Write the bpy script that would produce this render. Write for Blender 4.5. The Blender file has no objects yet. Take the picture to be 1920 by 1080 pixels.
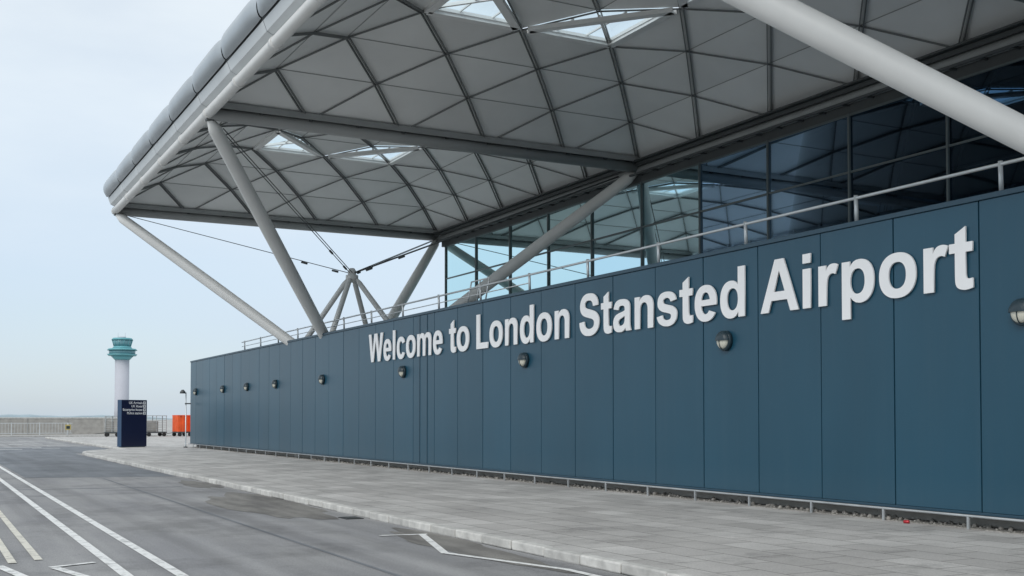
import bpy, bmesh, math, random
from mathutils import Vector, Matrix
random.seed(7)
C = bpy.context
COL = C.scene.collection
R = math.radians

# ------------------------------------------------------------------ materials
def mat(name, base=(0.5,0.5,0.5), rough=0.6, metal=0.0, spec=0.5, var=0.0, scale=3.0, bump=0.0, bscale=40.0, island=0.0, stretch=None):
    m = bpy.data.materials.new(name); m.use_nodes = True
    nt = m.node_tree; N = nt.nodes; L = nt.links
    b = N["Principled BSDF"]
    b.inputs["Base Color"].default_value = (*base, 1)
    b.inputs["Roughness"].default_value = rough
    b.inputs["Metallic"].default_value = metal
    b.inputs["Specular IOR Level"].default_value = spec
    tc = N.new("ShaderNodeTexCoord")
    vec = tc.outputs["Object"]
    if stretch:
        mp = N.new("ShaderNodeMapping"); mp.inputs["Scale"].default_value = stretch
        L.new(vec, mp.inputs["Vector"]); vec = mp.outputs["Vector"]
    col = None
    if var > 0:
        n = N.new("ShaderNodeTexNoise"); n.inputs["Scale"].default_value = scale; n.inputs["Detail"].default_value = 6
        L.new(vec, n.inputs["Vector"])
        mr = N.new("ShaderNodeMapRange"); mr.inputs[1].default_value=0.25; mr.inputs[2].default_value=0.75
        mr.inputs[3].default_value = 1-var; mr.inputs[4].default_value = 1+var
        L.new(n.outputs["Fac"], mr.inputs[0])
        mx = N.new("ShaderNodeVectorMath"); mx.operation='SCALE'; mx.inputs[0].default_value = base
        L.new(mr.outputs[0], mx.inputs["Scale"]); col = mx.outputs[0]
        L.new(col, b.inputs["Base Color"])
    if island > 0:
        g = N.new("ShaderNodeNewGeometry")
        mr = N.new("ShaderNodeMapRange"); mr.inputs[3].default_value = 1-island; mr.inputs[4].default_value = 1+island
        L.new(g.outputs["Random Per Island"], mr.inputs[0])
        mx = N.new("ShaderNodeVectorMath"); mx.operation='SCALE'
        if col: L.new(col, mx.inputs[0])
        else: mx.inputs[0].default_value = base
        L.new(mr.outputs[0], mx.inputs["Scale"]); L.new(mx.outputs[0], b.inputs["Base Color"])
    if bump > 0:
        n = N.new("ShaderNodeTexNoise"); n.inputs["Scale"].default_value = bscale; n.inputs["Detail"].default_value = 4
        L.new(tc.outputs["Object"], n.inputs["Vector"])
        bp = N.new("ShaderNodeBump"); bp.inputs["Strength"].default_value = bump; bp.inputs["Distance"].default_value = 0.02
        L.new(n.outputs["Fac"], bp.inputs["Height"]); L.new(bp.outputs[0], b.inputs["Normal"])
    return m

def wall_paint():
    """satin blue panel: slight per-panel tone, very faint vertical water streaks, dusty foot"""
    m = mat("blue_panel_paint", (0.013,0.069,0.112), 0.34, 0, 0.5, 0.09, 0.5, 0.03, 1.2, island=0.06, stretch=(1,1,0.35))
    nt=m.node_tree; N=nt.nodes; L=nt.links; b=N["Principled BSDF"]
    src=b.inputs["Base Color"].links[0].from_socket
    tc=N.new("ShaderNodeTexCoord")
    mp=N.new("ShaderNodeMapping"); mp.inputs["Scale"].default_value=(1,5,0.25); L.new(tc.outputs["Object"],mp.inputs[0])
    n=N.new("ShaderNodeTexNoise"); n.inputs["Scale"].default_value=1.0; n.inputs["Detail"].default_value=3; L.new(mp.outputs[0],n.inputs["Vector"])
    r1=N.new("ShaderNodeMapRange"); r1.inputs[1].default_value=0.5; r1.inputs[2].default_value=0.8; r1.inputs[3].default_value=0; r1.inputs[4].default_value=0.035
    L.new(n.outputs["Fac"],r1.inputs[0])
    sp=N.new("ShaderNodeSeparateXYZ"); L.new(tc.outputs["Object"],sp.inputs[0])
    r2=N.new("ShaderNodeMapRange"); r2.inputs[1].default_value=0.25; r2.inputs[2].default_value=0.8; r2.inputs[3].default_value=0.06; r2.inputs[4].default_value=0.0
    L.new(sp.outputs["Z"],r2.inputs[0])
    ad=N.new("ShaderNodeMath"); ad.operation='ADD'; L.new(r1.outputs[0],ad.inputs[0]); L.new(r2.outputs[0],ad.inputs[1])
    mx=N.new("ShaderNodeMix"); mx.data_type='RGBA'; L.new(ad.outputs[0],mx.inputs[0]); L.new(src,mx.inputs[6]); mx.inputs[7].default_value=(0.16,0.20,0.22,1)
    L.new(mx.outputs[2],b.inputs["Base Color"])
    return m
M_wall = wall_paint()
M_wallgap = mat("panel_joint_dark", (0.005,0.012,0.02), 0.7)
M_cap = mat("wall_cap_paint", (0.022,0.062,0.095), 0.4)
M_white = mat("white_letter", (0.90,0.90,0.90), 0.35, var=0.02)
M_tube = mat("light_grey_steel_paint", (0.74,0.74,0.72), 0.42, var=0.05, scale=1.5)
M_beam = mat("mid_grey_steel_paint", (0.34,0.355,0.355), 0.45, var=0.08, scale=1.0)
M_dark = mat("dark_grey_steel", (0.07,0.078,0.08), 0.5, var=0.1)
M_rib = mat("lattice_rib_grey", (0.18,0.19,0.19), 0.5)
M_seam = mat("panel_seam_grey", (0.36,0.37,0.37), 0.6)
M_panel = mat("ceiling_panel_white", (0.84,0.855,0.845), 0.6, var=0.06, scale=0.5, island=0.05)
M_frame = mat("rooflight_frame_white", (0.85,0.86,0.85), 0.4)
M_fascia = mat("fascia_grey_cladding", (0.42,0.46,0.49), 0.35, 0.1, var=0.10, scale=0.8, island=0.05)
M_fascia2 = mat("fascia_light_cladding", (0.68,0.71,0.72), 0.4, var=0.06, scale=0.8)
M_mull = mat("mullion_dark", (0.10,0.125,0.13), 0.4)
M_rail = mat("galvanised_rail", (0.62,0.65,0.66), 0.35, 0.35, var=0.08)
M_frail = mat("foot_rail_steel", (0.38,0.40,0.41), 0.45, 0.2, var=0.2)
M_conc = mat("concrete", (0.36,0.345,0.32), 0.85, var=0.2, scale=2.0, bump=0.3)
M_deck = mat("deck_roofing", (0.50,0.50,0.49), 0.85, var=0.15, scale=0.6)
M_rubble = mat("rubble_gravel", (0.30,0.285,0.26), 0.95, var=0.5, scale=14, bump=1.0, bscale=25)
M_kerb = mat("kerb_stone", (0.55,0.54,0.51), 0.8, var=0.24, scale=5, bump=0.3, island=0.13)
M_black = mat("lamp_housing", (0.02,0.04,0.052), 0.35)
M_lens = mat("lamp_lens_cream", (0.68,0.66,0.56), 0.25)
M_navy = mat("navy_sign_paint", (0.008,0.012,0.045), 0.3, var=0.05)
M_navyside = mat("sign_side_paint", (0.03,0.07,0.14), 0.35)
M_teal = mat("tower_teal", (0.13,0.38,0.42), 0.4, var=0.08, scale=0.1)
M_tglass = mat("tower_glass", (0.14,0.30,0.34), 0.1)
M_tshaft = mat("tower_shaft", (0.50,0.51,0.56), 0.7, var=0.05, scale=0.1)
M_orange = mat("orange_fabric", (0.82,0.11,0.02), 0.55, var=0.2, scale=1.5, bump=0.8, bscale=3)
M_cart = mat("cart_grey", (0.40,0.42,0.42), 0.5, 0.2, var=0.2, scale=3)
M_tyre = mat("tyre_rubber", (0.02,0.02,0.02), 0.8)
M_yellow = mat("yellow_sign", (0.45,0.36,0.12), 0.6)
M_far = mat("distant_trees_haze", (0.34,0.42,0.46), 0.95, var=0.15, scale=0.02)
M_inceil = mat("interior_ceiling_dimmed", (0.16,0.17,0.18), 0.7)  # dark copy of the ceiling panels: the hall's dimness is put into the colour
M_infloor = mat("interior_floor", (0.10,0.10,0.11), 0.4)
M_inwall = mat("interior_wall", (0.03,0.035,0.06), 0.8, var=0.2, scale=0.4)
M_red = mat("can_red", (0.45,0.03,0.04), 0.3, 0.3)
M_iron = mat("drain_iron", (0.05,0.05,0.05), 0.6, 0.4)

def glass_mat(name,c0,c1,ior=1.75,gc=(0.65,0.88,0.95)):
    m = bpy.data.materials.new(name); m.use_nodes=True
    nt=m.node_tree; N=nt.nodes; L=nt.links
    N.remove(N["Principled BSDF"])
    g=N.new("ShaderNodeNewGeometry"); cr=N.new("ShaderNodeValToRGB")
    cr.color_ramp.elements[0].color=(*c0,1); cr.color_ramp.elements[1].color=(*c1,1)
    L.new(g.outputs["Random Per Island"],cr.inputs[0])
    t=N.new("ShaderNodeBsdfTransparent"); L.new(cr.outputs[0],t.inputs[0])
    gl=N.new("ShaderNodeBsdfGlossy"); gl.inputs["Roughness"].default_value=0.02; gl.inputs["Color"].default_value=(*gc,1)
    fr=N.new("ShaderNodeFresnel"); fr.inputs["IOR"].default_value=ior
    x=N.new("ShaderNodeMixShader"); L.new(fr.outputs[0],x.inputs[0])
    L.new(t.outputs[0],x.inputs[1]); L.new(gl.outputs[0],x.inputs[2]); L.new(x.outputs[0],N["Material Output"].inputs[0])
    return m
M_glass = glass_mat("facade_glass",(0.03,0.06,0.13),(0.08,0.17,0.26),1.33,(0.42,0.62,0.85))
M_glassm = glass_mat("facade_glass_teal",(0.12,0.25,0.32),(0.20,0.36,0.42),1.5)  # middle panes: in-between tint, steps the painted brightness from near to far
M_glass_bright = glass_mat("facade_glass_bright",(0.42,0.62,0.66),(0.52,0.72,0.75),1.55,(0.7,0.92,0.95))  # far panes: brightness of the sky seen through is put into the tint
M_glasse = glass_mat("end_glass",(0.80,0.90,0.92),(0.86,0.93,0.94),1.3)  # tint lightened so the sky stays bright through both panes
def skyl_mat():
    m = bpy.data.materials.new("rooflight_glass"); m.use_nodes=True
    nt=m.node_tree; N=nt.nodes; L=nt.links
    N.remove(N["Principled BSDF"])
    t=N.new("ShaderNodeBsdfTransparent"); t.inputs[0].default_value=(0.86,0.95,0.97,1)
    g=N.new("ShaderNodeBsdfGlossy"); g.inputs["Roughness"].default_value=0.05
    x=N.new("ShaderNodeMixShader"); x.inputs[0].default_value=0.08
    L.new(t.outputs[0],x.inputs[1]); L.new(g.outputs[0],x.inputs[2]); L.new(x.outputs[0],N["Material Output"].inputs[0])
    return m
M_skyl = skyl_mat()

def ground_like(name, c1, c2, sc, rough=0.85, fine=0.25, bump=0.3, fscale=60, stain=0.0):
    m = bpy.data.materials.new(name); m.use_nodes=True
    nt=m.node_tree; N=nt.nodes; L=nt.links; b=N["Principled BSDF"]
    b.inputs["Roughness"].default_value=rough
    tc=N.new("ShaderNodeTexCoord")
    n=N.new("ShaderNodeTexNoise"); n.inputs["Scale"].default_value=sc; n.inputs["Detail"].default_value=8; n.inputs["Roughness"].default_value=0.6
    mp=N.new("ShaderNodeMapping"); mp.inputs["Scale"].default_value=(1.6,0.45,1)
    L.new(tc.outputs["Object"],mp.inputs[0]); L.new(mp.outputs[0],n.inputs["Vector"])
    cr=N.new("ShaderNodeValToRGB"); cr.color_ramp.elements[0].position=0.35; cr.color_ramp.elements[1].position=0.62
    cr.color_ramp.elements[0].color=(*c1,1); cr.color_ramp.elements[1].color=(*c2,1)
    L.new(n.outputs["Fac"],cr.inputs[0])
    f=N.new("ShaderNodeTexNoise"); f.inputs["Scale"].default_value=fscale; f.inputs["Detail"].default_value=3
    L.new(tc.outputs["Object"],f.inputs["Vector"])
    mr=N.new("ShaderNodeMapRange"); mr.inputs[1].default_value=0.3; mr.inputs[2].default_value=0.7
    mr.inputs[3].default_value=1-fine; mr.inputs[4].default_value=1+fine
    L.new(f.outputs["Fac"],mr.inputs[0]); fac=mr.outputs[0]
    if stain>0:
        mp2=N.new("ShaderNodeMapping"); mp2.inputs["Scale"].default_value=(2.2,0.05,1); L.new(tc.outputs["Object"],mp2.inputs[0])
        n2=N.new("ShaderNodeTexNoise"); n2.inputs["Scale"].default_value=1.0; n2.inputs["Detail"].default_value=4; L.new(mp2.outputs[0],n2.inputs["Vector"])
        m2=N.new("ShaderNodeMapRange"); m2.inputs[1].default_value=0.35; m2.inputs[2].default_value=0.65; m2.inputs[3].default_value=1-stain; m2.inputs[4].default_value=1+stain*0.6
        L.new(n2.outputs["Fac"],m2.inputs[0])
        n3=N.new("ShaderNodeTexNoise"); n3.inputs["Scale"].default_value=0.33; n3.inputs["Detail"].default_value=12; n3.inputs["Roughness"].default_value=0.7; L.new(tc.outputs["Object"],n3.inputs["Vector"])
        m3=N.new("ShaderNodeMapRange"); m3.inputs[1].default_value=0.38; m3.inputs[2].default_value=0.50; m3.inputs[3].default_value=1-stain*1.5; m3.inputs[4].default_value=1.0
        L.new(n3.outputs["Fac"],m3.inputs[0])
        a=N.new("ShaderNodeMath"); a.operation='MULTIPLY'; L.new(m2.outputs[0],a.inputs[0]); L.new(m3.outputs[0],a.inputs[1])
        a2=N.new("ShaderNodeMath"); a2.operation='MULTIPLY'; L.new(a.outputs[0],a2.inputs[0]); L.new(fac,a2.inputs[1]); fac=a2.outputs[0]
    s=N.new("ShaderNodeVectorMath"); s.operation='SCALE'
    L.new(cr.outputs[0],s.inputs[0]); L.new(fac,s.inputs["Scale"]); L.new(s.outputs[0],b.inputs["Base Color"])
    bp=N.new("ShaderNodeBump"); bp.inputs["Strength"].default_value=bump; bp.inputs["Distance"].default_value=0.01
    L.new(f.outputs["Fac"],bp.inputs["Height"]); L.new(bp.outputs[0],b.inputs["Normal"])
    return m
M_road = ground_like("asphalt_old", (0.24,0.24,0.247),(0.31,0.308,0.306),0.5, stain=0.18)
M_road2 = ground_like("asphalt_newer", (0.15,0.163,0.18),(0.20,0.213,0.23),0.6, stain=0.12)
M_road3 = ground_like("asphalt_patch", (0.14,0.133,0.125),(0.25,0.24,0.22),1.3, stain=0.2)
M_ground = ground_like("ground_concrete", (0.36,0.355,0.34),(0.44,0.43,0.41),0.05, fscale=5)

def paving():
    m = bpy.data.materials.new("paving_slabs"); m.use_nodes=True
    nt=m.node_tree; N=nt.nodes; L=nt.links; b=N["Principled BSDF"]
    b.inputs["Roughness"].default_value=0.75
    tc=N.new("ShaderNodeTexCoord")
    mp=N.new("ShaderNodeMapping"); mp.inputs["Rotation"].default_value=(0,0,R(90))
    L.new(tc.outputs["Object"],mp.inputs[0])
    br=N.new("ShaderNodeTexBrick"); br.inputs["Scale"].default_value=1.0
    br.inputs["Brick Width"].default_value=0.9; br.inputs["Row Height"].default_value=0.6
    br.inputs["Mortar Size"].default_value=0.011; br.inputs["Mortar Smooth"].default_value=0.2
    br.inputs["Color1"].default_value=(0.43,0.415,0.395,1); br.inputs["Color2"].default_value=(0.56,0.545,0.52,1)
    br.inputs["Mortar"].default_value=(0.19,0.18,0.165,1)
    L.new(mp.outputs[0],br.inputs["Vector"])
    def noise(sc,det,ro,a,bb,lo,hi,vec=None):
        n=N.new("ShaderNodeTexNoise"); n.inputs["Scale"].default_value=sc; n.inputs["Detail"].default_value=det; n.inputs["Roughness"].default_value=ro
        L.new(vec or tc.outputs["Object"],n.inputs["Vector"])
        mr=N.new("ShaderNodeMapRange"); mr.inputs[1].default_value=a; mr.inputs[2].default_value=bb; mr.inputs[3].default_value=lo; mr.inputs[4].default_value=hi
        L.new(n.outputs["Fac"],mr.inputs[0]); return mr.outputs[0]
    def mul(a,c):
        mu=N.new("ShaderNodeMath"); mu.operation='MULTIPLY'; L.new(a,mu.inputs[0]); L.new(c,mu.inputs[1]); return mu.outputs[0]
    v=mul(noise(0.45,9,0.65,0.3,0.7,0.74,1.14),noise(35,3,0.5,0.3,0.7,0.86,1.1))
    v=mul(v,noise(0.8,12,0.75,0.38,0.47,0.76,1.0))
    s=N.new("ShaderNodeVectorMath"); s.operation='SCALE'
    L.new(br.outputs["Color"],s.inputs[0]); L.new(v,s.inputs["Scale"]); L.new(s.outputs[0],b.inputs["Base Color"])
    bp=N.new("ShaderNodeBump"); bp.inputs["Strength"].default_value=0.5; bp.inputs["Distance"].default_value=0.008; bp.invert=True
    L.new(br.outputs["Fac"],bp.inputs["Height"]); L.new(bp.outputs[0],b.inputs["Normal"])
    return m
M_pave = paving()

def paint(name,c0,c1):
    m = bpy.data.materials.new(name); m.use_nodes=True
    nt=m.node_tree; N=nt.nodes; L=nt.links; b=N["Principled BSDF"]
    b.inputs["Roughness"].default_value=0.6
    tc=N.new("ShaderNodeTexCoord")
    n=N.new("ShaderNodeTexNoise"); n.inputs["Scale"].default_value=6; n.inputs["Detail"].default_value=10; n.inputs["Roughness"].default_value=0.75
    L.new(tc.outputs["Object"],n.inputs["Vector"])
    cr=N.new("ShaderNodeValToRGB"); cr.color_ramp.elements[0].position=0.38; cr.color_ramp.elements[1].position=0.5
    cr.color_ramp.elements[0].color=(*c0,1); cr.color_ramp.elements[1].color=(*c1,1)
    L.new(n.outputs["Fac"],cr.inputs[0]); L.new(cr.outputs[0],b.inputs["Base Color"])
    return m
M_paint = paint("worn_road_paint",(0.42,0.42,0.41),(0.82,0.82,0.80))
M_cream = paint("cream_road_paint",(0.40,0.38,0.33),(0.70,0.67,0.58))

# ------------------------------------------------------------------ mesh helpers
class MB:
    def __init__(s): s.v=[]; s.f=[]; s.m=[]; s.mats=[]; s.sm=[]
    def mi(s,m):
        if m not in s.mats: s.mats.append(m)
        return s.mats.index(m)
    def face(s,pts,m,smooth=False):
        k=len(s.v); s.v+= [tuple(p) for p in pts]; s.f.append(tuple(range(k,k+len(pts)))); s.m.append(s.mi(m)); s.sm.append(smooth)
    def box(s,lo,hi,m):
        x0,y0,z0=lo; x1,y1,z1=hi; k=len(s.v)
        s.v+=[(x0,y0,z0),(x1,y0,z0),(x1,y1,z0),(x0,y1,z0),(x0,y0,z1),(x1,y0,z1),(x1,y1,z1),(x0,y1,z1)]
        for q in [(0,3,2,1),(4,5,6,7),(0,1,5,4),(1,2,6,5),(2,3,7,6),(3,0,4,7)]:
            s.f.append(tuple(k+a for a in q)); s.m.append(s.mi(m)); s.sm.append(False)
    def bar(s,p,q,w,h,m,up=(0,0,1)):
        p=Vector(p); q=Vector(q); d=(q-p).normalized(); u=Vector(up); sd=d.cross(u).normalized(); uu=sd.cross(d)
        k=len(s.v)
        for c in (p,q):
            for a,b in ((-1,-1),(1,-1),(1,1),(-1,1)):
                s.v.append(tuple(c+sd*a*w/2+uu*b*h/2))
        for f in [(0,3,2,1),(4,5,6,7),(0,1,5,4),(1,2,6,5),(2,3,7,6),(3,0,4,7)]:
            s.f.append(tuple(k+a for a in f)); s.m.append(s.mi(m)); s.sm.append(False)
    def tube(s,p,q,prof,m,n=16,caps=True):
        if not isinstance(prof,(list,tuple)): prof=[(0,prof),(1,prof)]
        p=Vector(p); q=Vector(q); d=(q-p).normalized()
        a=Vector((0,0,1)) if abs(d.z)<0.9 else Vector((1,0,0))
        e1=d.cross(a).normalized(); e2=d.cross(e1)
        k=len(s.v)
        for t,r in prof:
            c=p.lerp(q,t)
            for i in range(n):
                an=2*math.pi*i/n
                s.v.append(tuple(c+e1*math.cos(an)*r+e2*math.sin(an)*r))
        for j in range(len(prof)-1):
            for i in range(n):
                s.f.append((k+j*n+i,k+j*n+(i+1)%n,k+(j+1)*n+(i+1)%n,k+(j+1)*n+i)); s.m.append(s.mi(m)); s.sm.append(True)
        if caps:
            s.f.append(tuple(k+i for i in range(n))[::-1]); s.m.append(s.mi(m)); s.sm.append(False)
            kk=k+(len(prof)-1)*n
            s.f.append(tuple(kk+i for i in range(n))); s.m.append(s.mi(m)); s.sm.append(False)
    def obj(s,name,parent=None,bevel=0,loc=None,rotz=0,fixn=True):
        me=bpy.data.meshes.new(name); me.from_pydata(s.v,[],s.f)
        for m in s.mats: me.materials.append(m)
        me.polygons.foreach_set("material_index",s.m); me.polygons.foreach_set("use_smooth",s.sm)
        me.update()
        if fixn:
            bm=bmesh.new(); bm.from_mesh(me); bmesh.ops.recalc_face_normals(bm,faces=bm.faces); bm.to_mesh(me); bm.free()
        o=bpy.data.objects.new(name,me); COL.objects.link(o)
        if bevel:
            b=o.modifiers.new("bevel",'BEVEL'); b.width=bevel; b.segments=2; b.limit_method='ANGLE'
        if parent: o.parent=parent
        if loc: o.location=loc
        o.rotation_euler[2]=rotz
        return o
def empty(name,loc=(0,0,0),rotz=0):
    e=bpy.data.objects.new(name,None); COL.objects.link(e); e.location=loc; e.rotation_euler[2]=rotz; return e

# ------------------------------------------------------------------ layout constants (metres)
HC=1.7
WX=14.4
WY1=68.1; WY0=-8.0; WTOP=5.14; WBOT=0.27
X0,X1=8.2,24.95
YB=[-2.1,17.15,36.4,55.65]
RZ=11.7
RISE=[0,0.95,1.66,2.12,2.38,2.46]

# ------------------------------------------------------------------ ground, road, pavement
b=MB(); b.face([(-4000,-3000,-0.135),(4000,-3000,-0.135),(4000,6000,-0.135),(-4000,6000,-0.135)],M_ground); b.obj("ground")
b=MB(); b.face([(-16,-30,-0.12),(12,-30,-0.12),(12,122,-0.12),(-16,122,-0.12)],M_road); b.obj("road")
b=MB()
b.face([(2.95,37.5,-0.116),(7.25,36.2,-0.116),(7.25,62,-0.116),(10.2,67,-0.116),(10.2,78,-0.116),(0.5,78,-0.116),(0.5,60,-0.116),(2.95,52,-0.116)],M_road2)
def blob(cx,cy,rx,ry,z,m,seed):
    rr=random.Random(seed); n=40; ph=[rr.uniform(0,6.28) for _ in range(4)]
    pts=[]
    for i in range(n):
        a=2*math.pi*i/n; k=1+0.16*math.sin(2*a+ph[0])+0.12*math.sin(3*a+ph[1])+0.07*math.sin(7*a+ph[2])+0.05*math.sin(11*a+ph[3])
        pts.append((min(cx+rx*k*math.cos(a),7.26),cy+ry*k*math.sin(a),z))
    b.face(pts,m)
blob(6.5,23.5,0.8,4.2,-0.1150,M_road3,1); blob(6.85,14.6,0.4,2.6,-0.1146,M_road3,2); blob(6.9,31.5,0.35,2.2,-0.1143,M_road3,3)
b.face([(-2,31.9,-0.1158),(6.3,30.6,-0.1158),(6.3,30.72,-0.1158),(-2,32.02,-0.1158)],M_road2)
b.face([(4.9,8,-0.1154),(4.96,8,-0.1154),(5.05,36,-0.1154),(4.99,36,-0.1154)],M_road2)
b.obj("road_repair")
kx=7.3
pth=[(kx,-20),(kx,58.5)]
for i in range(1,9):
    a=i/8*math.pi/2; pth.append((kx+3.0*(1-math.cos(a)), 58.5+7*math.sin(a)))
pth+=[(10.5,112)]
pave=[(p[0]+0.13,p[1]) for p in pth]+[(80,112),(80,68.4),(14.9,68.4),(14.9,-20)]
b=MB(); b.face([(x,y,0) for x,y in pave],M_pave); b.obj("pavement")
b=MB(); b.box((-40,122,-0.3),(90,140,-0.02),M_ground); b.obj("footpath")
b=MB()
def kerbrun(pts,step=0.915):
    for a,c in zip(pts[:-1],pts[1:]):
        a=Vector((*a,0)); c=Vector((*c,0)); n=max(1,round((c-a).length/step))
        for i in range(n):
            p=a.lerp(c,i/n); q=a.lerp(c,(i+1)/n); d=(q-p).normalized()
            p+=d*0.009; q-=d*0.009
            dz=random.uniform(-0.008,0.006); dx=random.uniform(-0.012,0.012)
            p=p+Vector((dx+0.065,0,-0.06+dz+0.006)); q=q+Vector((dx+0.065,0,-0.06+dz+0.006))
            b.bar(p,q,0.16,0.13,M_kerb)
kerbrun(pth); b.obj("kerb",bevel=0.02)
b=MB()
b.box((6.86,19.3,-0.12),(7.2,19.75,-0.108),M_iron)
for k in range(6): b.box((6.9,19.34+k*0.066,-0.1075),(7.16,19.37+k*0.066,-0.102),M_dark)
b.obj("drain_grate")

# ------------------------------------------------------------------ road markings
b=MB(); zc=[-0.111]
def stripe(p,q,w,m=M_paint):
    p=Vector((*p,0)); q=Vector((*q,0)); d=(q-p).normalized(); s=Vector((-d.y,d.x,0))*w/2
    z=zc[0]; zc[0]+=0.00025
    b.face([(a.x,a.y,z) for a in (p+s,p-s,q-s,q+s)],m)
stripe((2.70,-10),(2.86,118),0.13); stripe((2.12,-10),(2.36,118),0.13)
stripe((1.40,15.6),(1.52,60),0.10,M_cream); stripe((1.08,15.4),(1.12,60),0.10,M_cream)
stripe((6.35,16.35),(7.1,16.22),0.11); stripe((7.02,16.25),(6.3,13.78),0.11); stripe((6.32,13.82),(6.93,11.6),0.11); stripe((6.92,11.65),(6.98,6),0.11)
stripe((1.5,14.7),(2.1,12.0),0.12); stripe((1.45,14.75),(2.0,15.0),0.10); stripe((0.9,15.2),(1.35,12.5),0.12); stripe((0.5,15.2),(0.95,15.15),0.1)
for (x,y,l,w) in [(4.3,72,2.4,.5),(5.6,76,2.6,.5),(7.0,74,1.6,.45),(4.9,84,3.0,.6),(6.8,86,2.2,.6),(8.2,80,1.2,.5),(6,95,3,.8),(8.2,98,2,.8)]:
    stripe((x-l/2,y),(x+l/2,y),w)
b.obj("road_markings")

# ------------------------------------------------------------------ blue panelled wall
wall=empty("panelled_wall")
b=MB(); P=1.7125; y=11.80-P*12
while y<WY1-0.05:
    y2=min(y+P,WY1); d=random.uniform(-0.003,0.003)
    b.box((WX+d,y+0.012,WBOT),(WX+0.05,y2-0.012,WTOP-0.09),M_wall); y+=P
for yy in (32.9,33.5):
    b.box((WX-0.014,yy,WBOT),(WX-0.004,yy+0.05,WTOP-0.1),M_cap)
b.obj("panels",wall,bevel=0.006)
b=MB(); b.box((WX+0.055,-9,WBOT+0.02),(WX+0.35,WY1-0.01,WTOP-0.10),M_wallgap); b.obj("backing",wall)
b=MB(); b.box((WX-0.03,-9,WTOP-0.085),(WX+0.4,WY1+0.02,WTOP),M_cap)
b.box((WX-0.02,-9,WBOT-0.05),(WX+0.3,WY1+0.01,WBOT-0.004),M_cap); b.obj("trim",wall,bevel=0.008)
b=MB(); b.box((WX+0.36,-9,0.02),(WX+0.6,WY1-0.05,WBOT-0.06),M_conc); b.obj("plinth",wall)
b=MB(); b.box((WX+0.36,WY1-0.3,WBOT),(24.9,WY1-0.02,WTOP-0.09),M_wall); b.obj("end_return",wall)
b=MB(); b.box((WX+0.41,-9,3.9),(24.9,WY1-0.31,4.2),M_deck); b.obj("upper_deck",wall)
b=MB()
for i in range(1400):
    yy=random.uniform(6,45); xx=random.uniform(WX-0.03,WX+0.34); r=random.choice((0.01,0.015,0.02,0.03,0.045))*random.uniform(.8,1.2)
    b.tube((xx,yy,0.0),(xx+random.uniform(-.02,.02),yy+random.uniform(-.02,.02),r*1.3),[(0,r),(0.6,r*0.85),(1,r*0.35)],M_rubble,n=5)
b.box((WX-0.05,-9,-0.02),(WX+0.36,WY1,0.012),M_rubble)
b.obj("gravel")
b=MB()
b.tube((WX-0.10,-9,0.205),(WX-0.10,WY1,0.205),0.02,M_frail,n=10)
yy=-8.6
while yy<WY1:
    b.box((WX-0.115,yy,0.0),(WX-0.085,yy+0.04,0.20),M_frail); b.box((WX-0.085,yy+0.005,0.17),(WX-0.02,yy+0.03,0.19),M_frail); yy+=1.7125
b.obj("foot_rail")
b=MB(); hx=WX+0.22; hz=WTOP+0.46
b.tube((hx,-6.5,hz),(hx,57,hz),0.028,M_rail,n=10)
b.tube((hx,26.6,hz-0.22),(hx,57,hz-0.22),0.016,M_rail,n=8)
yy=-6.4
while yy<57.1:
    b.tube((hx+0.02,yy,WTOP-0.02),(hx,yy,hz+0.05),0.036,M_rail,n=8); yy+=2.995
for yy in (29.2,29.8,30.4):
    b.tube((hx,yy,WTOP),(hx+0.03,yy-0.2,hz+0.2),0.022,M_rail,n=8)
b.tube((hx+0.03,29.0,hz+0.2),(hx+0.03,30.2,hz+0.2),0.022,M_rail,n=8)
b.obj("handrail")
b=MB()
b.tube((0,-0.05,0.028),(0,0.045,0.028),[(0,0.02),(0.08,0.028),(0.9,0.028),(1,0.022)],M_red,n=16)
b.obj("drink_can",loc=(14.2,13.1,0.0),rotz=0.4)

# ------------------------------------------------------------------ lettering: hand-drawn bold grotesque outlines
def arc(cx,cy,rx,ry,a0,a1,n=20,e=2.25):
    out=[]
    for i in range(n+1):
        a=R(a0+(a1-a0)*i/n); c=math.cos(a); s=math.sin(a)
        out.append((cx+rx*math.copysign(abs(c)**(2/e),c), cy+ry*math.copysign(abs(s)**(2/e),s)))
    return out
def smooth(pts,n=5):
    out=[]; N=len(pts)
    for i in range(N):
        p1=pts[i]; p2=pts[(i+1)%N]; c1=len(p1)>2; c2=len(p2)>2
        p0=p1 if c1 else pts[i-1]; p3=p2 if c2 else pts[(i+2)%N]
        if c1 and c2: out.append(p1[:2]); continue
        for k in range(n):
            t=k/n; r=[]
            for d in (0,1):
                a,b_,c,e=p0[d],p1[d],p2[d],p3[d]
                r.append(0.5*((2*b_)+(-a+c)*t+(2*a-5*b_+4*c-e)*t*t+(-a+3*b_-3*c+e)*t**3))
            out.append(tuple(r))
    return out
def rect(x0,y0,x1,y1): return [(x0,y0),(x1,y0),(x1,y1),(x0,y1)]
K=1
G={}
G['l']=(278,[rect(70,0,208,718)])
G['i']=(278,[rect(70,0,208,520),rect(70,594,208,718)])
G['L']=(600,[[(72,0),(72,718),(222,718),(222,124),(572,124),(572,0)]])
G['A']=(716,[[(2,0),(275,718),(440,718),(714,0),(560,0),(503,158),(209,158),(155,0)],[(253,276),(459,276),(356,560)]])
G['W']=(944,[[(5,718),(158,718),(256,226),(380,718),(562,718),(690,226),(786,718),(938,718),(772,0),(612,0),(471,540),(330,0),(170,0)]])
G['o']=(611,[arc(305,260,266,272,0,354,60),arc(305,260,126,160,0,354,60)])
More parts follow.
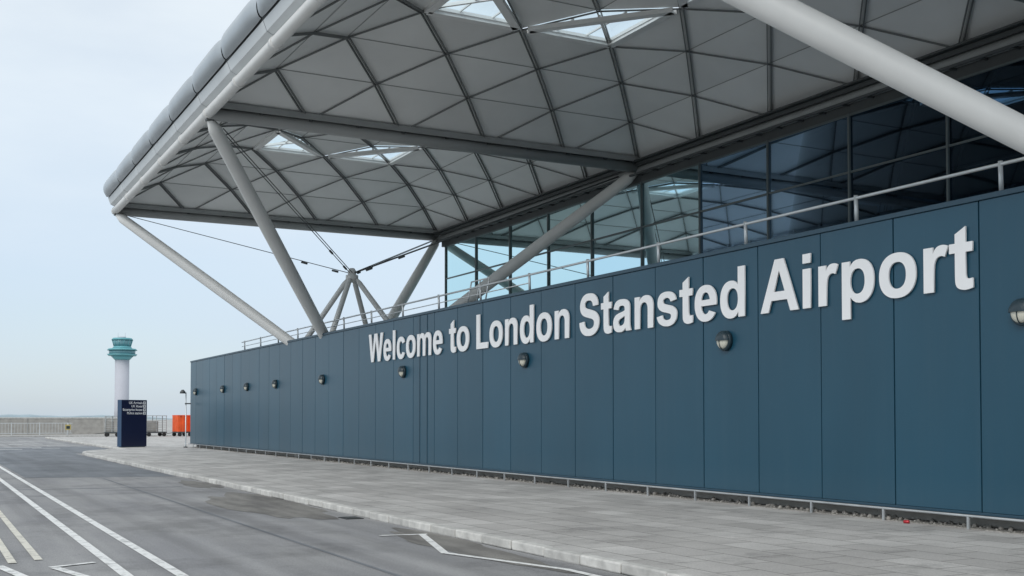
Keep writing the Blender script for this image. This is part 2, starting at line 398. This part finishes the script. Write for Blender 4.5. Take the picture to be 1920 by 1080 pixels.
G['e']=(556,[arc(278,260,240,272,-32,-360,70)+[(518,222),(180,222)]+arc(278,260,100,162,196,318,26), arc(278,260,98,162,16,164,30)])
G['c']=(556,[arc(285,260,247,272,26,334,60)+arc(285,260,108,160,322,38,50)])
G['t']=(333,[smooth([(95,412,K),(20,412,K),(20,520,K),(95,520,K),(95,625,K),(232,700,K),(232,520,K),(318,520,K),(318,412,K),(232,412,K),(232,170,K),(240,125),(268,108),(318,113,K),(325,4,K),(270,-9),(205,-12),(135,12),(102,62),(95,150,K)])])
G['n']=(611,[[(68,0),(68,520),(196,520),(196,446),(222,480),(255,508),(300,527)]+arc(362,345,183,187,90,0,16)+[(545,0),(407,0)]+arc(312,305,95,117,0,90,12)+arc(312,285,107,137,90,180,12)+[(205,0)]])
G['m']=(889,[[(62,0),(62,520),(190,520),(190,446),(215,482),(250,512),(290,528)]+arc(335,380,152,152,90,22,10)+[(505,480),(545,512),(590,528)]+arc(648,350,176,182,90,0,16)+[(824,0),(687,0)]+arc(602,310,85,112,0,90,10)+arc(602,290,90,132,90,180,10)+[(512,0),(375,0)]+arc(288,310,87,112,0,90,10)+arc(288,290,89,132,90,180,10)+[(199,0)]])
G['r']=(389,[smooth([(66,0,K),(66,520,K),(194,520,K),(194,446,K),(222,492),(262,523),(312,532),(356,527),(392,512,K),(352,392,K),(318,405),(276,404),(236,378),(212,318),(204,220,K),(204,0,K)])])
G['p']=(611,[[(68,-205),(68,520),(196,520),(196,446),(222,482),(255,510),(298,528)]+arc(345,260,226,272,90,-90,44)+[(290,-2),(245,24),(206,66),(206,-205)],arc(317,261,113,158,0,354,50)])
G['d']=(611,[[(543,718),(405,718),(405,458),(378,492),(345,516),(310,528)]+arc(266,260,226,272,90,270,44)+[(320,-5),(370,22),(415,74),(415,0),(543,0)],arc(294,261,113,158,0,354,50)])
G['a']=(556,[smooth([(178,358,K),(50,382,K),(75,452),(125,503),(195,527),(272,532),(370,524),(445,490),(482,440),(492,370),(490,200),(494,90),(505,42),(525,0,K),(389,0,K),(374,50,K),(335,16),(285,-6),(215,-12),(125,2),(60,52),(38,140),(52,215),(105,272),(180,300),(270,318),(330,331),(356,345,K),(354,388),(330,415),(272,425),(218,418),(192,395)]),
      smooth([(356,252,K),(356,200),(345,145),(310,108),(250,92),(205,100),(178,140),(190,180),(230,207),(300,230)])])
G['s']=(556,[smooth([(24,148,K),(162,170,K),(182,120),(225,94),(285,86),(345,96),(372,125),(372,155),(350,178),(280,198),(170,225),(95,262),(55,310),(46,370),(62,440),(115,500),(190,526),(272,532),(370,520),(440,485),(478,440),(496,390,K),(364,368,K),(345,405),(315,425),(270,434),(215,426),(182,402),(180,372),(202,350),(270,330),(390,300),(465,262),(505,210),(512,150),(490,80),(435,25),(360,-5),(285,-12),(180,2),(90,45),(45,100)])])
G['S']=(667,[smooth([(36,235,K),(180,248,K),(202,170),(255,126),(335,110),(415,122),(468,158),(482,208),(465,250),(410,280),(300,308),(180,342),(100,395),(65,460),(60,535),(85,615),(145,685),(230,722),(325,730),(450,715),(540,660),(585,590),(597,508,K),(450,500,K),(430,560),(390,595),(325,608),(250,598),(208,565),(200,530),(215,495),(270,470),(380,442),(500,405),(575,355),(618,290),(628,205),(600,110),(530,40),(430,-3),(335,-12),(200,5),(100,65),(50,150)])])

def word_mesh(txt,ext):
    cu=bpy.data.curves.new("t",'CURVE'); cu.dimensions='2D'; cu.fill_mode='BOTH'; cu.extrude=ext
    x=0
    for ch in txt:
        adv,cs=G[ch]
        for c in cs:
            sp=cu.splines.new('POLY'); sp.points.add(len(c)-1)
            for k,p in enumerate(c): sp.points[k].co=((p[0]+x)/718,p[1]/718,0,1)
            sp.use_cyclic_u=True
        x+=adv
    o=bpy.data.objects.new("t",cu); COL.objects.link(o)
    dg=C.evaluated_depsgraph_get(); dg.update()
    me=bpy.data.meshes.new_from_object(o.evaluated_get(dg)); bpy.data.objects.remove(o)
    return me
sign=empty("welcome_sign",(WX,0,0))
for w,y0,y1 in [("Welcome",38.05,31.65),("to",31.15,29.75),("London",29.25,24.0),("Stansted",23.5,17.27),("Airport",16.8,11.87)]:
    me=word_mesh(w,0.015)
    xs=[v.co.x for v in me.vertices]; a0,a1=min(xs),max(xs); sx=(y0-y1)/(a1-a0)
    for v in me.vertices: v.co.x=(v.co.x-a0)*sx
    me.materials.clear(); me.materials.append(M_white)
    o=bpy.data.objects.new("word_"+w.lower(),me); COL.objects.link(o); o.parent=sign
    o.matrix_local=Matrix(((0,0,-1,-0.036),(-1,0,0,y0),(0,1,0,3.72),(0,0,0,1)))

def text_mesh(txt,offset=0.0,ext=0.02):
    cu=bpy.data.curves.new("t",'FONT'); cu.body=txt; cu.size=1.0; cu.offset=offset; cu.extrude=ext; cu.resolution_u=6
    o=bpy.data.objects.new("t",cu); COL.objects.link(o)
    dg=C.evaluated_depsgraph_get(); dg.update()
    me=bpy.data.meshes.new_from_object(o.evaluated_get(dg)); bpy.data.objects.remove(o)
    return me

# ------------------------------------------------------------------ wall lamps
def lamp_mesh():
    b=MB(); n=28
    b.tube((0,0,0),(-0.09,0,0),[(0,0.205),(0.7,0.205),(1,0.185)],M_black,n=n)
    rings=6; r0=0.165
    for j in range(rings):
        for i in range(n//2):
            def pt(jj,ii):
                a=math.pi+math.pi*ii/(n//2); e=math.pi/2*jj/rings
                return (-0.092-0.09*math.sin(e), r0*math.cos(e)*math.cos(a), r0*math.cos(e)*math.sin(a))
            b.face([pt(j,i),pt(j,i+1),pt(j+1,i+1),pt(j+1,i)],M_lens,True)
    r0=0.2
    for j in range(rings):
        for i in range(n//2):
            def pt(jj,ii):
                a=math.pi*ii/(n//2); e=math.pi/2*jj/rings
                return (-0.088-0.125*math.sin(e), r0*math.cos(e)*math.cos(a), r0*math.cos(e)*math.sin(a)-0.0)
            b.face([pt(j,i),pt(j,i+1),pt(j+1,i+1),pt(j+1,i)],M_black,True)
    b.face([(-0.088-0.125*math.sin(t*math.pi/16),r0*math.cos(t*math.pi/16),0) for t in range(17)],M_black)
    for j in range(6):
        e0=math.pi/2*j/6; e1=math.pi/2*(j+1)/6
        b.bar((-0.097-0.092*math.sin(e0),0,-0.17*math.cos(e0)),(-0.097-0.092*math.sin(e1),0,-0.17*math.cos(e1)),0.012,0.012,M_black,up=(0,1,0))
    return b
lm=None
for yy in (11.0,17.9,26.35,34.85,43.3,50.0,55.0,59.9,66.5):
    if lm is None:
        o=lamp_mesh().obj("wall_lamp",fixn=False); lm=o.data
    else:
        o=bpy.data.objects.new("wall_lamp",lm); COL.objects.link(o)
    o.location=(WX-0.004,yy,3.27)

# ------------------------------------------------------------------ terminal
term=empty("airport_terminal")
def node(bx,by,sx,sy,i,j):
    d=min(i,10-i,j,10-j)
    return Vector((bx+sx*i,by+sy*j,RZ+0.12+RISE[d]))
SK=[{(5,3),(7,3),(6,4)},{(7,3),(7,5),(6,4)},{(5,3),(3,3),(4,4)},{(3,3),(3,5),(4,4)},{(5,7),(7,7),(6,6)},{(7,7),(7,5),(6,6)},{(5,7),(3,7),(4,6)},{(3,7),(3,5),(4,6)}]
def canopy_bay(bx,by,MP=None):
    MP=MP or M_panel
    sx=(X1-X0)/10; sy=(YB[1]-YB[0])/10
    b=MB(); edges=set()
    nd=lambda t: node(bx,by,sx,sy,*t)
    tris=[]
    for i in range(0,11):
        for j in range(0,11):
            if (i+j)%2==0: continue
            nb={'l':(i-1,j),'r':(i+1,j),'d':(i,j-1),'u':(i,j+1)}
            ok={k:(0<=v[0]<=10 and 0<=v[1]<=10) for k,v in nb.items()}
            if not ok['l'] : tris.append((nb['d'],nb['r'],nb['u']));
            elif not ok['r']: tris.append((nb['d'],nb['u'],nb['l']))
            elif not ok['d']: tris.append((nb['l'],nb['r'],nb['u']))
            elif not ok['u']: tris.append((nb['l'],nb['d'],nb['r']))
            elif abs(j-5)>abs(i-5):
                tris+= [(nb['l'],nb['d'],nb['r']),(nb['l'],nb['r'],nb['u'])]
            else:
                tris+= [(nb['d'],nb['r'],nb['u']),(nb['d'],nb['u'],nb['l'])]
    for t in tris:
        sky=set(t) in SK
        p=[nd(a) for a in t]
        if sky:
            b.face([q+Vector((0,0,0.12)) for q in p],M_skyl)
        else:
            b.face(p,MP)
        for a,c in ((0,1),(1,2),(2,0)):
            edges.add(tuple(sorted((t[a],t[c]))))
    for a,c in edges:
        da=(c[0]-a[0],c[1]-a[1]); p=nd(a); q=nd(c)
        if a[0]==c[0] and a[0] in (0,10): continue
        if a[1]==c[1] and a[1] in (0,10): continue
        dn=Vector((0,0,-0.07))
        if da[0]*da[1]>0:
            s=(q-p).cross(Vector((0,0,1))).normalized()*0.055
            b.bar(p+dn+s,q+dn+s,0.030,0.075,M_rib); b.bar(p+dn-s,q+dn-s,0.030,0.075,M_rib)
        elif da[0]*da[1]<0:
            b.bar(p+dn*0.8,q+dn*0.8,0.040,0.045,M_rib)
        else:
            b.bar(p+dn*0.25,q+dn*0.25,0.018,0.02,M_seam)
    for tri in [((5,3),(7,3),(7,5)),((5,3),(3,3),(3,5)),((5,7),(7,7),(7,5)),((5,7),(3,7),(3,5))]:
        cen=sum((nd(t) for t in tri),Vector())/3
        ps=[nd(t) for t in tri]
        for a in range(3):
            p,q=ps[a],ps[(a+1)%3]
            p2=p.lerp(cen,0.10)+Vector((0,0,-0.05)); q2=q.lerp(cen,0.10)+Vector((0,0,-0.05))
            b.bar(p2,q2,0.26,0.14,M_frame)
            p3=p.lerp(cen,0.2)+Vector((0,0,0.03)); q3=q.lerp(cen,0.2)+Vector((0,0,0.03))
            b.bar(p3,q3,0.10,0.10,M_frame)
        b.bar(ps[1]+Vector((0,0,0.05)),(ps[0]+ps[2])/2+Vector((0,0,0.05)),0.09,0.1,M_frame)
        for f in (0.33,0.66):
            b.bar(ps[1].lerp(ps[0],f)+Vector((0,0,0.07)),(ps[2]).lerp(ps[0],f)+Vector((0,0,0.07)),0.04,0.06,M_frame)
    return b
for k_,by in enumerate(YB[:3]):
    canopy_bay(X0,by).obj("canopy_vault",term,fixn=False)
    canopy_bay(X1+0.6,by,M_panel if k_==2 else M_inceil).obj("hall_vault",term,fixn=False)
b=MB()
for i,yy in enumerate(YB):
    b.tube((X0,yy,RZ-0.12),(X1,yy,RZ-0.12),0.21,M_beam,n=32)
    b.box((X0,yy-0.34,RZ+0.06),(X1,yy+0.34,RZ+0.10),M_dark)
    b.box((X0,yy-0.36,RZ+0.02),(X1,yy-0.30,RZ+0.22),M_beam); b.box((X0,yy+0.30,RZ+0.02),(X1,yy+0.36,RZ+0.22),M_beam)
    for k in range(1,10):
        xx=X0+k*(X1-X0)/10
        b.box((xx-0.05,yy-0.3,RZ-0.02),(xx+0.05,yy+0.3,RZ+0.055),M_dark)
b.obj("valley_beams",term)
b=MB()
b.tube((X0,YB[0],RZ-0.12),(X0,YB[3]+0.15,RZ-0.12),[(k/30,0.165) for k in range(31)],M_tube,n=32)
for k in range(0,31):
    yy=YB[0]+k*(YB[3]-YB[0])/30
    b.box((X0-0.02,yy-0.04,RZ+0.03),(X0+0.2,yy+0.04,RZ+0.14),M_tube)
    if k%2==0: b.tube((X0,yy-0.12,RZ-0.12),(X0,yy+0.12,RZ-0.12),0.185,M_tube,n=20)
b.obj("edge_tube",term)
def fascia(b,f,length,seg):
    n=int(round(length/seg))
    for k in range(n):
        a0=k*seg+0.045; a1=(k+1)*seg-0.045
        prof=[(-0.02,0.05),(-0.24,0.16),(-0.34,0.42)]
        for (u0,w0),(u1,w1) in zip(prof[:-1],prof[1:]):
            b.face([f(u0,a0-0.03,w0),f(u0,a1+0.03,w0),f(u1,a1+0.03,w1),f(u1,a0-0.03,w1)],M_fascia2)
        N=14; A=12; grid=[]
        for i in range(A+1):
            t=i/A; aa=a0+(a1-a0)*t; e=1-abs(2*t-1)**8*0.5
            row=[]
            for j in range(N+1):
                an=-math.pi/2+math.pi*1.05*j/N
                row.append(f(-0.38-0.27*math.cos(an)*e, aa, 0.82+0.36*math.sin(an)*(0.85+0.15*e)))
            grid.append(row)
        for i in range(A):
            for j in range(N):
                b.face([grid[i][j],grid[i+1][j],grid[i+1][j+1],grid[i][j+1]],M_fascia,True)
    b.face([f(-0.40,0,1.14),f(-0.40,length,1.14),f(0.9,length,0.9),f(0.9,0,0.9)],M_fascia)
    b.face([f(-0.33,0,0.40),f(-0.33,length,0.40),f(-0.36,length,1.12),f(-0.36,0,1.12)],M_dark)
L=YB[3]-YB[0]
b=MB(); fascia(b,lambda u,a,w:(X0+u,YB[0]+a,RZ+w),L,L/15)
W=X1-X0
fascia(b,lambda u,a,w:(X0+a,YB[3]+0.25-u*0.5,RZ+w),W,W/5)
o=b.obj("fascia",term,fixn=False)
bm=bmesh.new(); bm.from_mesh(o.data); bmesh.ops.remove_doubles(bm,verts=bm.verts,dist=0.0005); bm.to_mesh(o.data); bm.free()
def bprof():
    out=[(0,0.10),(0.035,0.22)]
    for k in range(1,31):
        t=0.035+(0.97-0.035)*k/30; out.append((t,0.22+0.03*math.sin(math.pi*min(1,t))))
    return out+[(1,0.2)]
def tree(cx,cy):
    b=MB(); hx=(X1-X0)/2; hy=(YB[1]-YB[0])/2
    nodep=Vector((cx,cy,7.9))
    for sx in (-1,1):
        for sy in (-1,1):
            top=Vector((cx+sx*(hx-0.05),cy+sy*(hy-0.05),RZ-0.3))
            foot=Vector((cx+sx*hx*0.2,cy+sy*hy*0.2,4.75))
            b.tube(top,foot,bprof(),M_tube,n=40)
            b.tube((foot.x,foot.y,0),(foot.x,foot.y,4.85),0.24,M_tube,n=20)
            b.tube(nodep+Vector((sx*0.12,sy*0.12,-0.1)),foot+Vector((0,0,0.1)),[(0,0.05),(0.08,0.11),(0.9,0.12),(1,0.06)],M_tube,n=12)
            ct=top+Vector((-sx*0.5,-sy*0.5,-0.12)); d=(nodep-ct).normalized(); s=d.cross(Vector((0,0,1))).normalized()*0.06
            for q in (-1,1):
                b.tube(ct+s*q,nodep+s*q+Vector((0,0,0.08)),0.018,M_dark,n=6)
            for t in (0.8,0.93):
                m=ct.lerp(nodep,t); b.tube(m-d*0.15,m+d*0.15,0.045,M_dark,n=8)
            b.box((top.x-0.12,top.y-0.12,top.z-0.05),(top.x+0.12,top.y+0.12,top.z+0.2),M_dark)
    b.tube(nodep+Vector((0,0,-0.3)),nodep+Vector((0,0,0.32)),[(0,0.08),(0.25,0.27),(0.5,0.27),(0.55,0.18),(0.8,0.18),(1,0.1)],M_tube,n=16)
    for sx in (-1,1):
        b.tube((cx-hx*.2,cy+sx*hy*.2,4.6),(cx+hx*.2,cy+sx*hy*.2,4.6),0.12,M_tube,n=12)
        b.tube((cx+sx*hx*.2,cy-hy*.2,4.6),(cx+sx*hx*.2,cy+hy*.2,4.6),0.12,M_tube,n=12)
    b.obj("tree_column",term)
cxx=(X0+X1)/2
tree(cxx,(YB[2]+YB[3])/2); tree(cxx,(YB[0]+YB[1])/2)
# glass facade and end wall
FX=X1+0.05; ZB=[4.2,5.7,7.45,9.2,10.95]; MS=3.69; ys=[54.65-MS*k for k in range(0,17)]
b=MB()
for k in range(len(ys)-1):
    for j in range(len(ZB)-1):
        t=random.uniform(-0.006,0.006); t2=random.uniform(-0.004,0.004)
        b.face([(FX+t,ys[k+1],ZB[j]),(FX-t,ys[k],ZB[j]),(FX-t+t2,ys[k],ZB[j+1]),(FX+t+t2,ys[k+1],ZB[j+1])],M_glass_bright if k<4 else (M_glassm if k<6 or (k==6 and j<2) else M_glass))
xs_=[FX+MS*k for k in range(0,6)]
for k in range(5):
    for j in range(len(ZB)-1):
        b.face([(xs_[k],ys[0],ZB[j]),(xs_[k+1],ys[0],ZB[j]),(xs_[k+1],ys[0],ZB[j+1]),(xs_[k],ys[0],ZB[j+1])],M_glasse)
b.obj("glazing",term,fixn=False)
b=MB()
for yv in ys:
    b.box((FX-0.07,yv-0.035,4.2),(FX+0.12,yv+0.035,10.99),M_mull)
for xv in xs_[1:]:
    b.box((xv-0.035,ys[0]-0.12,4.2),(xv+0.035,ys[0]+0.07,10.99),M_mull)
for zz in ZB[1:]:
    for k in range(len(ys)-1):
        b.box((FX-0.05,ys[k+1]+0.036,zz-0.03),(FX+0.10,ys[k]-0.036,zz+0.03),M_mull)
    for k in range(5):
        b.box((xs_[k]+(0.125 if k==0 else 0.036),ys[0]-0.10,zz-0.03),(xs_[k+1]-0.036,ys[0]+0.05,zz+0.03),M_mull)
b.obj("mullions",term)
b=MB()
ye=ys[-1]
b.box((FX-0.02,ye,10.995),(FX+0.4,55.2,11.36),M_dark)
b.tube((FX-0.05,ye,11.45),(FX-0.05,55.6,11.45),0.17,M_beam,n=16)
b.box((FX-0.5,ye,11.70),(FX+0.4,55.6,11.76),M_dark)
b.box((FX-0.35,ye,11.55),(FX-0.27,55.6,11.68),M_dark)
b.box((FX-0.40,ye,11.20),(FX-0.33,55.3,11.28),M_dark)
b.box((FX+0.02,ye,11.37),(FX+0.3,55.5,11.69),M_seam)
for k in range(60):
    yy=ye+0.5+k
    if yy<55: b.box((FX-0.34,yy,11.21),(FX-0.02,yy+0.05,11.27),M_dark)
b.box((FX+0.41,54.3,10.995),(xs_[-1],55.2,11.9),M_dark)
b.obj("head_beam",term)
b=MB()
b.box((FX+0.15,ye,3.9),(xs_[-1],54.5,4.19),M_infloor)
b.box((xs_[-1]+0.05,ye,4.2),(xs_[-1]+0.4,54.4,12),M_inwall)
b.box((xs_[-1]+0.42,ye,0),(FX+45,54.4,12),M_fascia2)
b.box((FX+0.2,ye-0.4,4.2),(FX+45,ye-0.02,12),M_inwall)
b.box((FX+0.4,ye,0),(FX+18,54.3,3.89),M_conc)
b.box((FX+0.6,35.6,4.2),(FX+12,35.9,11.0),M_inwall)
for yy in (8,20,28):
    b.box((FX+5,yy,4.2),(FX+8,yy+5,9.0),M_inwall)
b.obj("hall_interior",term)
b=MB()
for yy in (17.1,36.4):
    for xx in (FX+3,FX+14):
        b.tube((xx,yy,4.2),(xx,yy,11.5),0.22,M_tube,n=16)
    b.tube((FX+0.3,yy,11.5),(xs_[-1],yy,11.5),0.2,M_beam,n=16)
b.obj("hall_columns",term)

# ------------------------------------------------------------------ control tower
tw=MB()
tx=tw.tube
tx((0,0,0),(0,0,46),[(0,5.6),(0.25,5.0),(1,5.0)],M_tshaft,n=32)
tx((0,0,46),(0,0,49),[(0,5.2),(1,8.0)],M_teal,n=32)
tx((0,0,49),(0,0,50.2),[(0,9.6),(1,10.6)],M_teal,n=32)
tx((0,0,50.2),(0,0,53),[(0,9.2),(1,9.4)],M_tglass,n=16)
tx((0,0,53),(0,0,54.2),[(0,10.6),(1,9.6)],M_teal,n=32)
tx((0,0,54.2),(0,0,56.0),[(0,7.2),(1,6.0)],M_teal,n=32)
tx((0,0,56.0),(0,0,60.6),[(0,5.9),(1,7.2)],M_tglass,n=12)
tx((0,0,60.6),(0,0,62.0),[(0,7.7),(1,6.6)],M_teal,n=32)
for a in range(12):
    an=a*math.pi/6+0.01
    tw.tube((5.95*math.cos(an),5.95*math.sin(an),56),(7.25*math.cos(an),7.25*math.sin(an),60.6),0.22,M_teal,n=6)
tx((0,0,62),(0,0,63),2.5,M_tshaft,n=16)
for q in (-3,2): tx((q,0,62),(q,0,66),0.12,M_tshaft,n=6)
tw.obj("control_tower",loc=(131.6,855,-1.5))

# ------------------------------------------------------------------ information sign
sg=empty("information_sign",(11.35,69.8,0),R(25))
b=MB(); b.box((-0.87,-0.2,0.04),(0.87,0.2,2.82),M_navyside); b.box((-0.855,-0.206,0.06),(0.855,-0.2005,2.80),M_navy); b.box((-0.8,-0.15,-0.02),(0.8,0.15,0.038),M_dark)
b.obj("pylon",sg,bevel=0.01)
for k,t in enumerate(["UK Arrivals","UK Hotel","Enterprise house","Police station"]):
    zt=2.58-k*0.205
    me=text_mesh(t,0.012,0.002); xs=[v.co.x for v in me.vertices]; a1=max(xs)
    for v in me.vertices: v.co=Vector(((v.co.x-a1)*0.195,v.co.y*0.205,v.co.z))
    me.materials.clear(); me.materials.append(M_white)
    o=bpy.data.objects.new("line_text",me); COL.objects.link(o); o.parent=sg
    o.matrix_local=Matrix(((1,0,0,0.55),(0,0,-1,-0.21),(0,1,0,zt),(0,0,0,1)))
    b=MB(); b.box((0.61,-0.212,zt-0.02),(0.78,-0.2065,zt+0.15),M_white)
    b.box((0.68,-0.216,zt+0.0),(0.71,-0.2125,zt+0.08),M_navy)
    b.face([(0.645,-0.217,zt+0.07),(0.745,-0.217,zt+0.07),(0.695,-0.217,zt+0.13)],M_navy)
    b.obj("arrow_symbol",sg,fixn=False)

# ------------------------------------------------------------------ lamp post at wall end
b=MB()
b.tube((0,0,0),(0,0,3.25),[(0,0.05),(0.05,0.035),(1,0.03)],M_rail,n=10)
b.tube((0,0,0),(0,0,0.06),0.12,M_dark,n=12)
b.tube((0,0,3.2),(-0.25,-0.05,3.32),0.03,M_dark,n=8)
b.tube((-0.2,-0.05,3.18),(-0.2,-0.05,3.4),[(0,0.17),(0.5,0.15),(1,0.06)],M_dark,n=14)
b.box((-0.06,-0.06,2.55),(0.28,0.02,2.62),M_dark)
b.obj("lamp_post",loc=(13.95,67.2,0))

# ------------------------------------------------------------------ boundary wall, fence, containers
b=MB(); b.box((-60,130,-0.02),(20.2,130.35,1.72),M_conc); b.box((-60,129.95,1.722),(20.2,130.4,1.84),M_kerb)
for k in range(20): b.box((-58+k*4,129.93,-0.02),(-57.6+k*4,129.997,1.71),M_conc)
b.obj("boundary_wall")
b=MB(); fy=126.5
for zz in (0.15,1.2): b.box((-40,fy-0.03,zz),(14.5,fy+0.03,zz+0.06),M_rail)
x=-40
while x<=14.5:
    b.box((x,fy-0.012,0.215),(x+0.03,fy+0.012,1.195),M_rail); x+=0.30
x=-40
while x<=14.6:
    b.box((x-0.04,fy-0.05,-0.02),(x+0.04,fy+0.05,1.3),M_rail); x+=2.7
b.obj("metal_fence")
b=MB(); b.tube((0,0,0),(0,0,1.2),0.04,M_rail,n=8); b.box((-0.28,-0.07,0.55),(0.28,-0.045,1.1),M_yellow); b.box((-0.18,-0.078,0.65),(0.18,-0.0705,0.95),M_black)
b.obj("warning_sign",loc=(14.0,125.8,-0.02))
def cart(name,loc,w,h,d,m,cage=False,rz=0):
    b=MB()
    b.box((-w/2,-d/2,0.32),(w/2,d/2,0.45),M_dark)
    for sx in (-1,1):
        for sy in (-1,1):
            b.tube((sx*w*0.36,sy*d/2-0.08,0.19),(sx*w*0.36,sy*d/2+0.08,0.19),0.19,M_tyre,n=14)
    if cage:
        for sx in (-1,0,1):
            for sy in (-1,1): b.box((sx*w*0.47-0.03,sy*d*0.46-0.03,0.45),(sx*w*0.47+0.03,sy*d*0.46+0.03,h),m)
        b.box((-w/2,-d/2,h),(w/2,d/2,h+0.06),m)
        for k in range(1,7):
            zz=0.45+(h-0.45)*k/7
            b.box((-w*0.47,-d*0.48,zz-0.015),(w*0.47,-d*0.45,zz+0.015),m); b.box((-w*0.47,d*0.45,zz-0.015),(w*0.47,d*0.48,zz+0.015),m)
        b.box((-w*0.44,-d*0.4,0.46),(w*0.1,d*0.4,h*0.75),M_conc)
    else:
        n=7
        for k in range(n):
            x0=-w/2+w*k/n; x1=-w/2+w*(k+1)/n; o=0.05*(k%2)
            b.box((x0+0.004,-d/2+o,0.455),(x1-0.004,d/2-o,h-0.08-o*0.5),m)
        b.box((-w/2-0.02,-d/2-0.02,h-0.075),(w/2+0.02,d/2+0.02,h),m)
    b.tube((-w/2,0,0.38),(-w/2-0.9,0,0.25),0.03,M_dark,n=6)
    b.obj(name,loc=loc,rotz=rz,bevel=0.02)
cart("cargo_container",(22.6,110.5,0.0),1.4,2.05,1.5,M_orange,rz=0.15)
cart("cargo_container",(24.1,110,0.0),1.5,2.1,1.5,M_orange,rz=-0.2)
cart("baggage_cart",(20.2,111.5,0.0),2.0,1.95,1.4,M_cart,True,0.1)
cart("baggage_cart",(16.3,111.3,0.0),1.3,1.9,1.3,M_cart,True,-0.2)

# ------------------------------------------------------------------ distant tree line
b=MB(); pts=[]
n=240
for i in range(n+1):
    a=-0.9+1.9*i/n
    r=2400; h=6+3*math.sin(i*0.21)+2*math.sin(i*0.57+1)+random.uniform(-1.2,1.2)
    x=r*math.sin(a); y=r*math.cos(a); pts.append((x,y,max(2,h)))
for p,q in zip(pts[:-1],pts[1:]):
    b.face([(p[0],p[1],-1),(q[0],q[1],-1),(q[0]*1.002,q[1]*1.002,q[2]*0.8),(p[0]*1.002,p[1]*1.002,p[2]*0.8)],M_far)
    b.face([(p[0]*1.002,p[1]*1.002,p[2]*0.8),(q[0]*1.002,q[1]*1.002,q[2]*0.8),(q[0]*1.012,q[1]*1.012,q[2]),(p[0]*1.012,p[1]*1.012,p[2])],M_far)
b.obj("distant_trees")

# ------------------------------------------------------------------ world and sun
sunv=Vector((-0.80,-0.50,0)).normalized(); el=R(42)
w=bpy.data.worlds.new("World"); C.scene.world=w; w.use_nodes=True
N=w.node_tree.nodes; Lk=w.node_tree.links
bg=N["Background"]; bg.inputs[1].default_value=0.15
sky=N.new("ShaderNodeTexSky"); sky.sky_type='NISHITA'; sky.sun_disc=False
sky.sun_elevation=el; sky.sun_rotation=math.atan2(sunv.x,sunv.y)%(2*math.pi)
sky.air_density=1.0; sky.dust_density=1.0
tc=N.new("ShaderNodeTexCoord"); mp=N.new("ShaderNodeMapping"); mp.inputs["Scale"].default_value=(1,1,3.2)
Lk.new(tc.outputs["Generated"],mp.inputs[0])
n=N.new("ShaderNodeTexNoise"); n.inputs["Scale"].default_value=2.2; n.inputs["Detail"].default_value=7; n.inputs["Roughness"].default_value=0.5
Lk.new(mp.outputs[0],n.inputs["Vector"])
mr=N.new("ShaderNodeMapRange"); mr.inputs[1].default_value=0.36; mr.inputs[2].default_value=0.66; mr.inputs[3].default_value=0.66; mr.inputs[4].default_value=1.0
Lk.new(n.outputs["Fac"],mr.inputs[0])
sp=N.new("ShaderNodeSeparateXYZ"); Lk.new(tc.outputs["Generated"],sp.inputs[0])
cr=N.new("ShaderNodeValToRGB"); e=cr.color_ramp.elements
e[0].position=0.0; e[0].color=(4.0,4.75,5.6,1); e[1].position=0.38; e[1].color=(6.1,6.55,6.8,1)
m_=cr.color_ramp.elements.new(0.12); m_.color=(4.6,5.4,6.25,1)
Lk.new(sp.outputs["Z"],cr.inputs[0])
mx=N.new("ShaderNodeMix"); mx.data_type='RGBA'
Lk.new(mr.outputs[0],mx.inputs[0]); Lk.new(sky.outputs[0],mx.inputs[6]); Lk.new(cr.outputs[0],mx.inputs[7])
Lk.new(mx.outputs[2],bg.inputs[0])
sd=bpy.data.lights.new("sun",'SUN'); sd.energy=1.4; sd.angle=R(26); sd.color=(1,0.97,0.93)
so=bpy.data.objects.new("sun",sd); COL.objects.link(so)
dirv=Vector((sunv.x*math.cos(el),sunv.y*math.cos(el),math.sin(el)))
so.rotation_euler=dirv.to_track_quat('Z','Y').to_euler()

# ------------------------------------------------------------------ camera
cam=bpy.data.cameras.new("camera"); co=bpy.data.objects.new("camera",cam); COL.objects.link(co)
cam.sensor_width=36; cam.lens=2100/1920*36; cam.clip_end=9000; cam.clip_start=0.1
pitch=R(1.6)
co.location=(0,0,HC); co.rotation_euler=(R(90)+pitch,0,-R(27.96))
cam.shift_y=(245-2100*math.tan(pitch))/1920
C.scene.camera=co
C.scene.view_settings.view_transform='Standard'; C.scene.view_settings.look='None'
